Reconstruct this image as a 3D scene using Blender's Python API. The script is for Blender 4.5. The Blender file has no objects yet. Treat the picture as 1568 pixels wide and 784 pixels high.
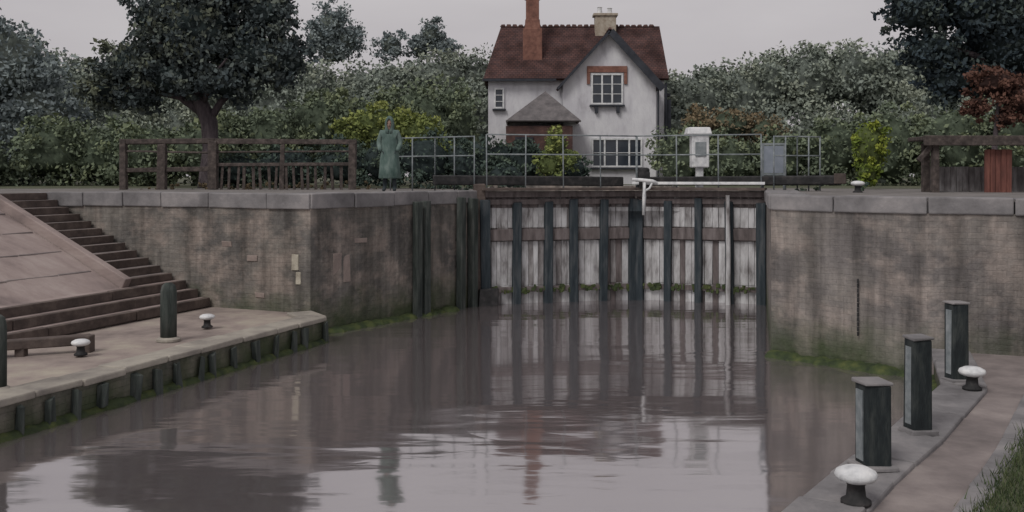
import bpy, bmesh, math, random
import numpy as np
from mathutils import Vector, Matrix, noise as mnoise
random.seed(7); rng=np.random.default_rng(7)
scene=bpy.context.scene
col=scene.collection
# ---------------------------------------------------------------- materials
def new_mat(name):
    m=bpy.data.materials.new(name); m.use_nodes=True
    nt=m.node_tree; b=nt.nodes['Principled BSDF']
    return m,nt,b
def N(nt,t,**kw):
    n=nt.nodes.new(t)
    for k,v in kw.items(): setattr(n,k,v)
    return n
def mat(name,cols,scale=3.0,stretch=(1,1,1),rough=0.8,bump=0.3,detail=5,spec=0.3,bscale=None,metal=0.0,lo=0.3,hi=0.7,dist=0.02):
    """cols: list of linear colours across a noise ramp"""
    m,nt,b=new_mat(name)
    tc=N(nt,'ShaderNodeTexCoord'); mp=N(nt,'ShaderNodeMapping'); mp.inputs['Scale'].default_value=stretch
    nt.links.new(tc.outputs['Object'],mp.inputs[0])
    nz=N(nt,'ShaderNodeTexNoise'); nz.inputs['Scale'].default_value=scale; nz.inputs['Detail'].default_value=detail; nz.inputs['Roughness'].default_value=0.62
    nt.links.new(mp.outputs[0],nz.inputs['Vector'])
    cr=N(nt,'ShaderNodeValToRGB'); e=cr.color_ramp.elements
    n=len(cols)
    e[0].position=lo; e[0].color=(*cols[0],1); e[1].position=hi; e[1].color=(*cols[-1],1)
    for i in range(1,n-1):
        x=e.new(lo+(hi-lo)*i/(n-1)); x.color=(*cols[i],1)
    nt.links.new(nz.outputs['Fac'],cr.inputs[0]); nt.links.new(cr.outputs[0],b.inputs['Base Color'])
    b.inputs['Roughness'].default_value=rough; b.inputs['Specular IOR Level'].default_value=spec; b.inputs['Metallic'].default_value=metal
    if bump>0:
        n2=N(nt,'ShaderNodeTexNoise'); n2.inputs['Scale'].default_value=bscale or scale*5; n2.inputs['Detail'].default_value=4
        nt.links.new(mp.outputs[0],n2.inputs['Vector'])
        bp=N(nt,'ShaderNodeBump'); bp.inputs['Strength'].default_value=bump; bp.inputs['Distance'].default_value=dist
        nt.links.new(n2.outputs['Fac'],bp.inputs['Height']); nt.links.new(bp.outputs[0],b.inputs['Normal'])
    return m
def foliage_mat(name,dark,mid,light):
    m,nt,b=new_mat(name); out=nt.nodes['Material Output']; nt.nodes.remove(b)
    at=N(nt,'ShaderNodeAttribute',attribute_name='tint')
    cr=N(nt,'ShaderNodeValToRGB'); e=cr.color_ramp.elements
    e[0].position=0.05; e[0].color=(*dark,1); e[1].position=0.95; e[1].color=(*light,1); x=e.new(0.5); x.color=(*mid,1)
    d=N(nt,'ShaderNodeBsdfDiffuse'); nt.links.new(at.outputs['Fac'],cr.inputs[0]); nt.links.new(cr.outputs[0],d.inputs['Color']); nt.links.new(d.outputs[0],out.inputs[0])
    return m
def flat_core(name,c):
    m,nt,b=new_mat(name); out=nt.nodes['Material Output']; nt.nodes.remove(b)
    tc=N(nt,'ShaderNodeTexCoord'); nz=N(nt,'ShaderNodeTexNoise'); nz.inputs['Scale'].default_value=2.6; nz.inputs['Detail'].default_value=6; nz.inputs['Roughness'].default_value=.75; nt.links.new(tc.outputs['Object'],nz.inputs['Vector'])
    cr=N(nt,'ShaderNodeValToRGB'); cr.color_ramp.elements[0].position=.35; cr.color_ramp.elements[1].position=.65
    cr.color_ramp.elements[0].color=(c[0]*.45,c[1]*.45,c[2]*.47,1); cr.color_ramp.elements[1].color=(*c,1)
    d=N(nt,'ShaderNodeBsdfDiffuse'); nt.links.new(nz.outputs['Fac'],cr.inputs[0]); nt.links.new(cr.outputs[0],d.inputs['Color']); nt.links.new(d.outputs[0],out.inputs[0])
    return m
def wall_mat(name,c1,c2,mortar,stain,pale,damp_z=0.7,moss=(0.045,0.065,0.028)):
    m,nt,b=new_mat(name); L=nt.links.new
    uv=N(nt,'ShaderNodeUVMap'); tc=N(nt,'ShaderNodeTexCoord')
    nw=N(nt,'ShaderNodeTexNoise'); nw.inputs['Scale'].default_value=0.8; nw.inputs['Detail'].default_value=2; L(tc.outputs['Object'],nw.inputs['Vector'])
    vs=N(nt,'ShaderNodeVectorMath',operation='SCALE'); vs.inputs['Scale'].default_value=0.12; L(nw.outputs['Color'],vs.inputs[0])
    va=N(nt,'ShaderNodeVectorMath',operation='ADD'); L(uv.outputs[0],va.inputs[0]); L(vs.outputs[0],va.inputs[1])
    br=N(nt,'ShaderNodeTexBrick'); br.inputs['Scale'].default_value=1
    br.inputs['Brick Width'].default_value=0.30; br.inputs['Row Height'].default_value=0.10; br.inputs['Mortar Size'].default_value=0.006
    br.inputs['Color1'].default_value=(*c1,1); br.inputs['Color2'].default_value=(*c2,1); br.inputs['Mortar'].default_value=(*mortar,1)
    br.inputs['Mortar Smooth'].default_value=0.9
    L(va.outputs[0],br.inputs['Vector'])
    def noisefac(sc,det,a,b_,st=None):
        n=N(nt,'ShaderNodeTexNoise'); n.inputs['Scale'].default_value=sc; n.inputs['Detail'].default_value=det; n.inputs['Roughness'].default_value=.65
        if st:
            mp=N(nt,'ShaderNodeMapping'); mp.inputs['Scale'].default_value=st; mp.inputs['Location'].default_value=(3.1,1.7,sc); L(tc.outputs['Object'],mp.inputs[0]); L(mp.outputs[0],n.inputs['Vector'])
        else: L(tc.outputs['Object'],n.inputs['Vector'])
        r=N(nt,'ShaderNodeMapRange'); r.inputs[1].default_value=a; r.inputs[2].default_value=b_; L(n.outputs['Fac'],r.inputs[0]); return r
    f1=noisefac(.7,7,.44,.6); f1.inputs[4].default_value=.85
    mx=N(nt,'ShaderNodeMix',data_type='RGBA'); mx.inputs[7].default_value=(*stain,1); L(f1.outputs[0],mx.inputs[0]); L(br.outputs['Color'],mx.inputs[6])
    f2=noisefac(1.0,7,.47,.64,st=(1.3,1.3,1.9)); f2.inputs[4].default_value=.8
    mp_=N(nt,'ShaderNodeMix',data_type='RGBA'); mp_.inputs[7].default_value=(*pale,1); L(f2.outputs[0],mp_.inputs[0]); L(mx.outputs[2],mp_.inputs[6])
    r3=noisefac(1,5,.35,.7,st=(3.0,3.0,.35)); r3.inputs[3].default_value=.6; r3.inputs[4].default_value=1.32
    hv=N(nt,'ShaderNodeHueSaturation'); L(mp_.outputs[2],hv.inputs['Color']); L(r3.outputs[0],hv.inputs['Value'])
    gx=N(nt,'ShaderNodeSeparateXYZ'); L(tc.outputs['Object'],gx.inputs[0])
    n4=N(nt,'ShaderNodeTexNoise'); n4.inputs['Scale'].default_value=1.8; n4.inputs['Detail'].default_value=6; L(tc.outputs['Object'],n4.inputs['Vector'])
    ad=N(nt,'ShaderNodeMath',operation='MULTIPLY_ADD'); ad.inputs[1].default_value=-1.3; L(n4.outputs['Fac'],ad.inputs[0]); L(gx.outputs['Z'],ad.inputs[2])
    mr=N(nt,'ShaderNodeMapRange'); mr.inputs[1].default_value=damp_z-1.25; mr.inputs[2].default_value=damp_z-.45; mr.inputs[3].default_value=.85; mr.inputs[4].default_value=0; L(ad.outputs[0],mr.inputs[0])
    m2=N(nt,'ShaderNodeMix',data_type='RGBA'); m2.inputs[7].default_value=(*moss,1); L(mr.outputs[0],m2.inputs[0]); L(hv.outputs[0],m2.inputs[6])
    L(m2.outputs[2],b.inputs['Base Color']); b.inputs['Roughness'].default_value=0.9; b.inputs['Specular IOR Level'].default_value=0.15
    n5=N(nt,'ShaderNodeTexNoise'); n5.inputs['Scale'].default_value=7; n5.inputs['Detail'].default_value=5; L(tc.outputs['Object'],n5.inputs['Vector'])
    sm=N(nt,'ShaderNodeMath',operation='MULTIPLY_ADD'); sm.inputs[1].default_value=-0.12; L(br.outputs['Fac'],sm.inputs[0]); L(n5.outputs['Fac'],sm.inputs[2])
    bp=N(nt,'ShaderNodeBump'); bp.inputs['Strength'].default_value=0.7; bp.inputs['Distance'].default_value=0.06; L(sm.outputs[0],bp.inputs['Height']); L(bp.outputs[0],b.inputs['Normal'])
    return m
M={}
M['wall']=wall_mat('lock_masonry',(0.205,0.188,0.168),(0.178,0.165,0.15),(0.172,0.162,0.15),(0.105,0.10,0.096),(0.31,0.262,0.23))
M['wallR']=wall_mat('lock_masonry_right',(0.225,0.205,0.188),(0.20,0.184,0.172),(0.195,0.182,0.172),(0.13,0.12,0.118),(0.32,0.275,0.248))
M['quayface']=wall_mat('quay_masonry',(0.21,0.188,0.175),(0.17,0.155,0.147),(0.15,0.14,0.132),(0.09,0.084,0.083),(0.26,0.225,0.20),damp_z=.62)
M['coping']=mat('coping_stone',[(0.125,0.12,0.123),(0.195,0.188,0.192),(0.28,0.265,0.265)],scale=1.6,bump=0.5,bscale=14)
M['quaycap']=mat('quay_stone',[(0.20,0.182,0.165),(0.30,0.275,0.24),(0.40,0.37,0.315)],scale=1.5,bump=0.5,bscale=14)
M['paving']=mat('quay_paving',[(0.17,0.14,0.13),(0.30,0.25,0.225),(0.40,0.36,0.295)],scale=1.0,bump=0.5,bscale=12,detail=8)
M['pink']=mat('pink_paving',[(0.18,0.145,0.138),(0.30,0.242,0.226),(0.38,0.32,0.298)],scale=0.9,stretch=(0.5,1.6,1.6),bump=0.6,bscale=10,detail=8)
M['pinkR']=mat('worn_pink_paving',[(0.13,0.113,0.11),(0.215,0.185,0.178),(0.30,0.262,0.248)],scale=1.1,bump=0.6,bscale=10,detail=8)
M['timber']=mat('dark_timber',[(0.035,0.028,0.026),(0.07,0.057,0.052),(0.13,0.105,0.095)],scale=4,stretch=(2,2,2),bump=0.5)
M['steptimber']=mat('step_timber',[(0.055,0.044,0.040),(0.095,0.074,0.066),(0.15,0.12,0.104)],scale=3,bump=0.5)
M['post']=mat('tarred_post',[(0.012,0.015,0.017),(0.020,0.026,0.028),(0.048,0.055,0.053)],scale=5,stretch=(2,2,0.5),rough=0.7,bump=0.5,spec=0.25)
M['fender']=mat('wet_green_timber',[(0.024,0.030,0.028),(0.050,0.060,0.055),(0.095,0.102,0.095)],scale=3,stretch=(3,3,0.5),rough=0.7,bump=0.6,spec=.2)
M['gatepost']=mat('gate_timber_dark',[(0.018,0.025,0.031),(0.034,0.045,0.053),(0.08,0.087,0.093)],scale=3,stretch=(3,3,0.4),rough=0.7,bump=0.6,spec=.2)
M['b0']=mat('board_pale',[(0.15,0.14,0.14),(0.37,0.365,0.37),(0.54,0.54,0.55)],scale=1.6,stretch=(3,3,0.9),rough=0.7,bump=0.5,lo=0.31,hi=0.62)
M['b1']=mat('board_brown',[(0.07,0.058,0.058),(0.125,0.105,0.103),(0.19,0.165,0.165)],scale=1.8,stretch=(4,4,0.8),rough=0.7,bump=0.5)
M['b2']=mat('board_grey',[(0.09,0.082,0.082),(0.20,0.187,0.187),(0.35,0.34,0.34)],scale=2,stretch=(3,3,0.9),rough=0.7,bump=0.5)
M['moss']=mat('moss',[(0.020,0.031,0.017),(0.045,0.063,0.024),(0.095,0.11,0.036)],scale=3.5,bump=0.8,bscale=25)
M['white']=mat('white_paint',[(0.42,0.43,0.44),(0.62,0.63,0.64),(0.75,0.75,0.74)],scale=6,bump=0.3,rough=0.6)
M['greymetal']=mat('grey_metal',[(0.13,0.15,0.16),(0.20,0.225,0.235),(0.29,0.31,0.32)],scale=7,bump=0.2,rough=0.6,spec=0.3)
M['black']=mat('black_paint',[(0.018,0.018,0.019),(0.032,0.032,0.033),(0.062,0.057,0.057)],scale=6,bump=0.3,rough=0.7,spec=0.2)
M['render']=mat('white_roughcast',[(0.36,0.35,0.375),(0.55,0.545,0.575),(0.66,0.66,0.68)],scale=0.9,stretch=(1.5,1.5,0.6),bump=0.7,bscale=9,detail=8,lo=0.25,hi=0.62)
M['chimney']=mat('red_brick',[(0.12,0.06,0.048),(0.20,0.095,0.072),(0.27,0.14,0.105)],scale=4,bump=0.5)
M['cream']=mat('cream_brick',[(0.25,0.20,0.15),(0.36,0.31,0.25),(0.46,0.42,0.35)],scale=4,bump=0.4)
M['porchroof']=mat('slate_roof',[(0.09,0.083,0.085),(0.13,0.12,0.122),(0.18,0.165,0.165)],scale=3,bump=0.4)
M['porch']=mat('porch_brick',[(0.05,0.031,0.029),(0.085,0.048,0.043),(0.14,0.078,0.065)],scale=3,bump=0.4)
M['glass']=mat('window_glass',[(0.02,0.025,0.035),(0.04,0.05,0.065)],scale=1,rough=0.12,bump=0,spec=0.6)
M['fascia']=mat('dark_fascia',[(0.025,0.028,0.036),(0.05,0.054,0.066)],scale=3,bump=0.2)
M['bark']=mat('bark',[(0.045,0.036,0.042),(0.085,0.069,0.076),(0.135,0.113,0.118)],scale=3,stretch=(3,3,0.7),bump=0.9,dist=0.05)
M['grass']=mat('grass',[(0.05,0.055,0.035),(0.082,0.09,0.055),(0.128,0.126,0.083)],scale=0.8,bump=0.6,bscale=18,detail=8)
M['path']=mat('gravel_path',[(0.12,0.11,0.105),(0.17,0.158,0.15),(0.23,0.215,0.21)],scale=1.2,bump=0.5,bscale=20)
M['skin']=mat('skin',[(0.26,0.17,0.135),(0.33,0.23,0.19)],scale=5,bump=0)
M['hair']=mat('hair',[(0.03,0.02,0.015),(0.06,0.04,0.03)],scale=12,bump=0.4)
M['coat']=mat('green_coat',[(0.045,0.078,0.070),(0.085,0.13,0.116),(0.155,0.205,0.187)],scale=5,stretch=(1.5,1.5,0.6),bump=0.4)
M['trouser']=mat('dark_trousers',[(0.02,0.03,0.035),(0.05,0.06,0.065)],scale=5,bump=0.3)
M['redpanel']=mat('red_boards',[(0.09,0.04,0.033),(0.15,0.06,0.048),(0.22,0.095,0.073)],scale=3,stretch=(3,3,0.6),bump=0.4)
M['pale']=mat('pale_stone',[(0.26,0.235,0.19),(0.39,0.36,0.295),(0.48,0.45,0.375)],scale=5,bump=0.5)
M['palepink']=mat('pink_stone',[(0.19,0.158,0.145),(0.26,0.212,0.19),(0.32,0.26,0.235)],scale=4,bump=0.5)
M['board']=mat('notice_panel',[(0.20,0.23,0.27),(0.27,0.30,0.35)],scale=4,bump=0.1,rough=0.5)
def roof_mat():
    m,nt,b=new_mat('clay_roof_tiles'); L=nt.links.new
    uv=N(nt,'ShaderNodeUVMap'); br=N(nt,'ShaderNodeTexBrick'); br.inputs['Scale'].default_value=1
    br.inputs['Brick Width'].default_value=0.2; br.inputs['Row Height'].default_value=0.16; br.inputs['Mortar Size'].default_value=0.012
    br.inputs['Color1'].default_value=(0.092,0.050,0.045,1); br.inputs['Color2'].default_value=(0.064,0.040,0.039,1); br.inputs['Mortar'].default_value=(0.034,0.024,0.024,1)
    L(uv.outputs[0],br.inputs['Vector'])
    tc=N(nt,'ShaderNodeTexCoord'); nz=N(nt,'ShaderNodeTexNoise'); nz.inputs['Scale'].default_value=1.0; nz.inputs['Detail'].default_value=7; L(tc.outputs['Object'],nz.inputs['Vector'])
    mr=N(nt,'ShaderNodeMapRange'); mr.inputs[1].default_value=0.35; mr.inputs[2].default_value=0.65; mr.inputs[3].default_value=0.6; mr.inputs[4].default_value=1.4; L(nz.outputs['Fac'],mr.inputs[0])
    hv=N(nt,'ShaderNodeHueSaturation'); L(br.outputs['Color'],hv.inputs['Color']); L(mr.outputs[0],hv.inputs['Value'])
    L(hv.outputs[0],b.inputs['Base Color']); b.inputs['Roughness'].default_value=0.9; b.inputs['Specular IOR Level'].default_value=0.1
    bp=N(nt,'ShaderNodeBump'); bp.invert=True; bp.inputs['Strength'].default_value=0.6; bp.inputs['Distance'].default_value=0.03; L(br.outputs['Fac'],bp.inputs['Height']); L(bp.outputs[0],b.inputs['Normal'])
    return m
M['roof']=roof_mat()
def water_mat():
    m,nt,b=new_mat('river_water'); L=nt.links.new
    nt.nodes.remove(b); out=nt.nodes['Material Output']
    tc=N(nt,'ShaderNodeTexCoord')
    def ns(sc,st,det,dis=.4):
        mp=N(nt,'ShaderNodeMapping'); mp.inputs['Scale'].default_value=st; L(tc.outputs['Object'],mp.inputs[0])
        n=N(nt,'ShaderNodeTexNoise'); n.inputs['Scale'].default_value=sc; n.inputs['Detail'].default_value=det; n.inputs['Distortion'].default_value=dis; L(mp.outputs[0],n.inputs['Vector']); return n
    n1=ns(0.8,(0.4,1.5,1),2); n2=ns(3.0,(0.5,1.4,1),2); n3=ns(0.2,(.8,1.6,1),2)
    pr=N(nt,'ShaderNodeMapRange'); pr.inputs[1].default_value=0.42; pr.inputs[2].default_value=0.62; pr.inputs[3].default_value=0.25; pr.inputs[4].default_value=0.9; L(n3.outputs['Fac'],pr.inputs[0])
    a=N(nt,'ShaderNodeMath',operation='MULTIPLY_ADD'); a.inputs[1].default_value=0.16; L(n2.outputs['Fac'],a.inputs[0]); L(n1.outputs['Fac'],a.inputs[2])
    mu=N(nt,'ShaderNodeMath',operation='MULTIPLY'); L(a.outputs[0],mu.inputs[0]); L(pr.outputs[0],mu.inputs[1])
    bp=N(nt,'ShaderNodeBump'); bp.inputs['Strength'].default_value=1.0; bp.inputs['Distance'].default_value=0.024; L(mu.outputs[0],bp.inputs['Height'])
    df=N(nt,'ShaderNodeBsdfDiffuse'); df.inputs['Color'].default_value=(0.150,0.130,0.132,1)
    gl=N(nt,'ShaderNodeBsdfGlossy'); gl.inputs['Roughness'].default_value=0.075; gl.inputs['Color'].default_value=(0.93,0.91,0.92,1); L(bp.outputs[0],gl.inputs['Normal'])
    fr=N(nt,'ShaderNodeFresnel'); fr.inputs['IOR'].default_value=1.33; L(bp.outputs[0],fr.inputs['Normal'])
    fm=N(nt,'ShaderNodeMapRange'); fm.inputs[1].default_value=0.0; fm.inputs[2].default_value=0.6; fm.inputs[3].default_value=0.48; fm.inputs[4].default_value=0.82; L(fr.outputs[0],fm.inputs[0])
    mx=N(nt,'ShaderNodeMixShader'); L(fm.outputs[0],mx.inputs[0]); L(df.outputs[0],mx.inputs[1]); L(gl.outputs[0],mx.inputs[2]); L(mx.outputs[0],out.inputs[0])
    return m
M['water']=water_mat()
# ---------------------------------------------------------------- geometry helpers
def empty(name,loc=(0,0,0)):
    o=bpy.data.objects.new(name,None); o.empty_display_size=0.3; o.location=loc; col.objects.link(o); return o
def par(o,parent):
    if parent: o.parent=parent; o.matrix_parent_inverse=Matrix.Translation(-parent.location)
def obj(name,verts,faces,m,parent=None,smooth=False,uvs=None):
    me=bpy.data.meshes.new(name); me.from_pydata([tuple(v) for v in verts],[],faces)
    if uvs:
        ul=me.uv_layers.new(name='UVMap')
        for p in me.polygons:
            for li in p.loop_indices: ul.data[li].uv=uvs(Vector(me.vertices[me.loops[li].vertex_index].co),p)
    if not isinstance(m,(list,tuple)): m=[m]
    for x in m: me.materials.append(x)
    if smooth:
        for p in me.polygons: p.use_smooth=True
    me.update()
    o=bpy.data.objects.new(name,me); col.objects.link(o); par(o,parent)
    return o
class G:
    def __init__(s): s.v=[];s.f=[];s.mi=[]
    def box(s,c,size,rz=0,rx=0,ry=0,mi=0,taper=1.0,jit=0.0):
        R=Matrix.Rotation(rz,3,'Z')@Matrix.Rotation(ry,3,'Y')@Matrix.Rotation(rx,3,'X'); b=len(s.v); c=Vector(c)
        for z in(-.5,.5):
            t=taper if z>0 else 1
            for x,y in((-.5,-.5),(.5,-.5),(.5,.5),(-.5,.5)):
                j=Vector((random.uniform(-jit,jit),random.uniform(-jit,jit),random.uniform(-jit,jit)))
                s.v.append(c+R@Vector((x*size[0]*t,y*size[1]*t,z*size[2]))+j)
        for f in((0,3,2,1),(4,5,6,7),(0,1,5,4),(1,2,6,5),(2,3,7,6),(3,0,4,7)):
            s.f.append(tuple(b+i for i in f)); s.mi.append(mi)
    def beam(s,a,b_,w,h,mi=0,jit=0.0):
        a=Vector(a);b_=Vector(b_);d=b_-a;L=d.length
        rz=math.atan2(d.y,d.x); ry=-math.atan2(d.z,math.hypot(d.x,d.y))
        s.box((a+b_)/2,(L,w,h),rz=rz,ry=ry,mi=mi,jit=jit)
    def prism(s,poly,z0,z1,mi=0):
        n=len(poly);b=len(s.v)
        for p in poly: s.v.append(Vector((p[0],p[1],z0)))
        for p in poly: s.v.append(Vector((p[0],p[1],z1)))
        s.f.append(tuple(b+n+i for i in range(n))); s.mi.append(mi)
        s.f.append(tuple(b+i for i in reversed(range(n)))); s.mi.append(mi)
        for i in range(n):
            j=(i+1)%n; s.f.append((b+i,b+j,b+n+j,b+n+i)); s.mi.append(mi)
    def tube(s,pts,rad,seg=8,mi=0,lump=0.0):
        pts=[Vector(p) for p in pts]; b=len(s.v); n=len(pts); up=Vector((0.13,0.31,1)).normalized()
        for i,p in enumerate(pts):
            d=(pts[min(i+1,n-1)]-pts[max(i-1,0)]).normalized()
            a=d.cross(up if abs(d.dot(up))<.95 else Vector((1,0,0))).normalized(); c=d.cross(a).normalized()
            for k in range(seg):
                t=2*math.pi*k/seg; r=rad[i]*(1+random.uniform(-lump,lump)); s.v.append(p+(a*math.cos(t)+c*math.sin(t))*r)
        for i in range(n-1):
            for k in range(seg):
                k2=(k+1)%seg; s.f.append((b+i*seg+k,b+i*seg+k2,b+(i+1)*seg+k2,b+(i+1)*seg+k)); s.mi.append(mi)
        s.f.append(tuple(b+k for k in reversed(range(seg)))); s.mi.append(mi)
        s.f.append(tuple(b+(n-1)*seg+k for k in range(seg))); s.mi.append(mi)
    def lathe(s,c,prof,seg=16,mi=0):
        b=len(s.v); n=len(prof)
        for r,z in prof:
            for k in range(seg):
                t=2*math.pi*k/seg; s.v.append(Vector(c)+Vector((r*math.cos(t),r*math.sin(t),z)))
        for i in range(n-1):
            for k in range(seg):
                k2=(k+1)%seg; s.f.append((b+i*seg+k,b+i*seg+k2,b+(i+1)*seg+k2,b+(i+1)*seg+k)); s.mi.append(mi)
        s.f.append(tuple(b+(n-1)*seg+k for k in range(seg))); s.mi.append(mi)
        s.f.append(tuple(b+k for k in reversed(range(seg)))); s.mi.append(mi)
    def make(s,name,m,parent=None,bevel=0.0,smooth=False):
        o=obj(name,s.v,s.f,m,parent,smooth)
        for p,i in zip(o.data.polygons,s.mi): p.material_index=i
        bm=bmesh.new(); bm.from_mesh(o.data); bmesh.ops.recalc_face_normals(bm,faces=bm.faces); bm.to_mesh(o.data); bm.free()
        if bevel:
            md=o.modifiers.new('bevel','BEVEL'); md.width=bevel; md.segments=2; md.limit_method='ANGLE'
        return o
def lerp(a,b,t): return tuple(a[i]+(b[i]-a[i])*t for i in range(len(a)))
def wall_strip(name,pts,z0,z1,m,parent,nseg=0.5):
    v=[];f=[];u=[];s=0
    cols_=[]
    for i in range(len(pts)-1):
        a=Vector(pts[i][:2]);b=Vector(pts[i+1][:2]);L=(b-a).length;k=max(1,int(L/nseg))
        for j in range(k+(1 if i==len(pts)-2 else 0)):
            p=a+(b-a)*(j/k); cols_.append((p,s+L*j/k))
        s+=L
    nz=8
    for p,ss in cols_:
        for k in range(nz+1):
            z=z0+(z1-z0)*k/nz; v.append((p.x,p.y,z)); u.append((ss,z))
    for i in range(len(cols_)-1):
        for k in range(nz):
            a=i*(nz+1)+k; f.append((a,a+nz+1,a+nz+2,a+1))
    me=bpy.data.meshes.new(name); me.from_pydata(v,[],f); ul=me.uv_layers.new(name='UVMap')
    for l in me.loops: ul.data[l.index].uv=u[l.vertex_index]
    me.materials.append(m); o=bpy.data.objects.new(name,me); col.objects.link(o); par(o,parent)
    return o
def coping(g,pts,side,width,z0,z1,length=1.1,over=0.05,mi=0):
    for i in range(len(pts)-1):
        a=Vector(pts[i]);b=Vector(pts[i+1]);d=b-a;L=d.length;d.normalize();n=Vector((-d.y,d.x))*side
        x=0
        while x<L-.05:
            l=length*random.uniform(.75,1.3)
            if L-(x+l)<length*.5: l=L-x
            c=a+d*(x+l/2)+n*(width/2-over+random.uniform(-.012,.012)); dz=random.uniform(-.012,.012)
            g.box((c.x,c.y,(z0+z1)/2+dz),(l-.014,width+random.uniform(-.01,.01),z1-z0),rz=math.atan2(d.y,d.x)+random.uniform(-.006,.006),mi=mi,jit=.008)
            x+=l
# ---------------------------------------------------------------- foliage
def leaf_mesh(name,P,size,tint,m,parent):
    n=len(P)
    a=rng.normal(size=(n,3)); a/=np.linalg.norm(a,axis=1)[:,None]
    r=rng.normal(size=(n,3)); b=np.cross(a,r); b/=np.linalg.norm(b,axis=1)[:,None]
    s=size*(0.6+0.8*rng.random(n))[:,None]
    V=np.empty((n,4,3)); V[:,0]=P-a*s; V[:,1]=P+b*s*.6; V[:,2]=P+a*s; V[:,3]=P-b*s*.6
    V[:,1,2]+= -0.15*s[:,0]
    me=bpy.data.meshes.new(name); me.vertices.add(4*n); me.vertices.foreach_set('co',V.ravel().astype(np.float32))
    me.loops.add(4*n); me.loops.foreach_set('vertex_index',np.arange(4*n,dtype=np.int32))
    me.polygons.add(n); me.polygons.foreach_set('loop_start',np.arange(0,4*n,4,dtype=np.int32)); me.polygons.foreach_set('loop_total',np.full(n,4,dtype=np.int32))
    at=me.attributes.new('tint','FLOAT','POINT'); at.data.foreach_set('value',np.repeat(np.clip(tint,0,1),4).astype(np.float32))
    me.materials.append(m); me.update(); me.validate()
    o=bpy.data.objects.new(name,me); col.objects.link(o); par(o,parent)
    return o
def foliage(name,blobs,dens,leaf,m,parent=None,sub=1.0,core=None,spread=0.28,corescale=0.72,tb=0.0,zmin=2.95):
    Ps=[];Ts=[];cv=[];cf=[]
    for bl in blobs:
        cx,cy,cz,rx,ry,rz=bl[:6]; bt=bl[6] if len(bl)>6 else 0.0
        area=(rx*rz+rx*ry+ry*rz)*4
        K=max(6,int(sub*area/ (0.55*(min(rx,ry,rz)**1.2)+.25)))
        d=rng.normal(size=(K,3)); d/=np.linalg.norm(d,axis=1)[:,None]
        rad=(0.6+0.42*rng.random(K)**.6)[:,None]
        C=np.array([cx,cy,cz])+d*rad*np.array([rx,ry,rz])
        nt=int(area*dens); idx=rng.integers(0,K,nt)
        sr=spread*min(rx,ry,rz)*(0.55+0.9*rng.random(K))
        off=rng.normal(size=(nt,3)); off/=np.linalg.norm(off,axis=1)[:,None]; off*=(rng.random(nt)**.45)[:,None]
        p=C[idx]+off*sr[idx][:,None]*np.array([1.25,1.25,.85])
        ct=rng.random(K)
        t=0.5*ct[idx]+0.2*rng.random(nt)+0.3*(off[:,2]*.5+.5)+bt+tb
        Ps.append(p);Ts.append(t)
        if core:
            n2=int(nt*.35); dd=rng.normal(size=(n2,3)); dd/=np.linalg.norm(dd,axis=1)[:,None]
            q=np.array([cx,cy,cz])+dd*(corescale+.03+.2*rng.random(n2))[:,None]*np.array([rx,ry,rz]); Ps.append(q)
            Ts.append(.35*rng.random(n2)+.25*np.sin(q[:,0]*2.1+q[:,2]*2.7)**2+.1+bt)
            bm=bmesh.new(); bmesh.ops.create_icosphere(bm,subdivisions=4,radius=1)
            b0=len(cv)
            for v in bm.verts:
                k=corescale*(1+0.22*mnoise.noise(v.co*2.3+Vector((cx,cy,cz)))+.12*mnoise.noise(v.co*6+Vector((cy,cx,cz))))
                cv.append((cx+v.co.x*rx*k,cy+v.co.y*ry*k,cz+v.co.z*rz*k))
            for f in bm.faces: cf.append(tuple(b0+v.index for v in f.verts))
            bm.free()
    P=np.concatenate(Ps);T=np.concatenate(Ts)
    keep=P[:,2]>zmin; P=P[keep];T=T[keep]
    if parent is None and core: parent=empty(name)
    o=leaf_mesh('leaves' if parent else name,P,leaf,T,m,parent)
    if core: obj('inner_shade_mass',cv,cf,core,parent,smooth=True)  # solid lumps coloured darker than the leaves, painting in the crown's inner shade
    return o
# ---------------------------------------------------------------- plan of the lock
O=Vector((-6.8,22.0)); U=Vector((-.94,.34)).normalized(); Vv=Vector((-.34,-.94)).normalized()
def Fp(u,v): p=O+U*u+Vv*v; return (p.x,p.y)
H1=(-0.85,26.0); C=(-4.3,20.9); GZ=3.0
H2=(6.75,26.0); R2=(4.92,18.6); R3=(7.0,16.5); R4=(13,14.0); R5=(45,2)
left=[H1,C,Fp(0,0),Fp(4.9,0),Fp(4.9,45),(-900,-60),(-900,1500),(-0.85,1500),(-0.85,44)]
back=[(-0.85,44),(-0.85,1500),(6.75,1500),(6.75,44)]
right=[H2,(6.75,44),(6.75,1500),(900,1500),(900,-60),(45,-60),R5,R4,R3,R2]
V=[];Fc=[]
for poly in(left,back,right):
    b=len(V); V+= [(p[0],p[1],GZ) for p in poly]; Fc.append(tuple(b+i for i in range(len(poly))))
ground=obj('ground',V,Fc,M['grass'])
bm=bmesh.new(); bm.from_mesh(ground.data); bmesh.ops.triangulate(bm,faces=bm.faces,ngon_method='EAR_CLIP'); bmesh.ops.recalc_face_normals(bm,faces=bm.faces)
for f in bm.faces:
    if f.normal.z<0: f.normal_flip()
bm.to_mesh(ground.data); bm.free()
gp=G()
gp.prism([H1,C,Fp(0,0),Fp(4.9,0),Fp(4.9,20),Fp(9,20),Fp(14,-4),(-14,31.5),(-5,32),(-0.85,33)],GZ-0.02,GZ+0.006)
gp.prism([H2,R2,R3,R4,(30,7.5),(33,14),(18,26),(12,31),(6.75,33)],GZ-0.02,GZ+0.006)
gp.make('towpath',M['path'])
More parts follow.
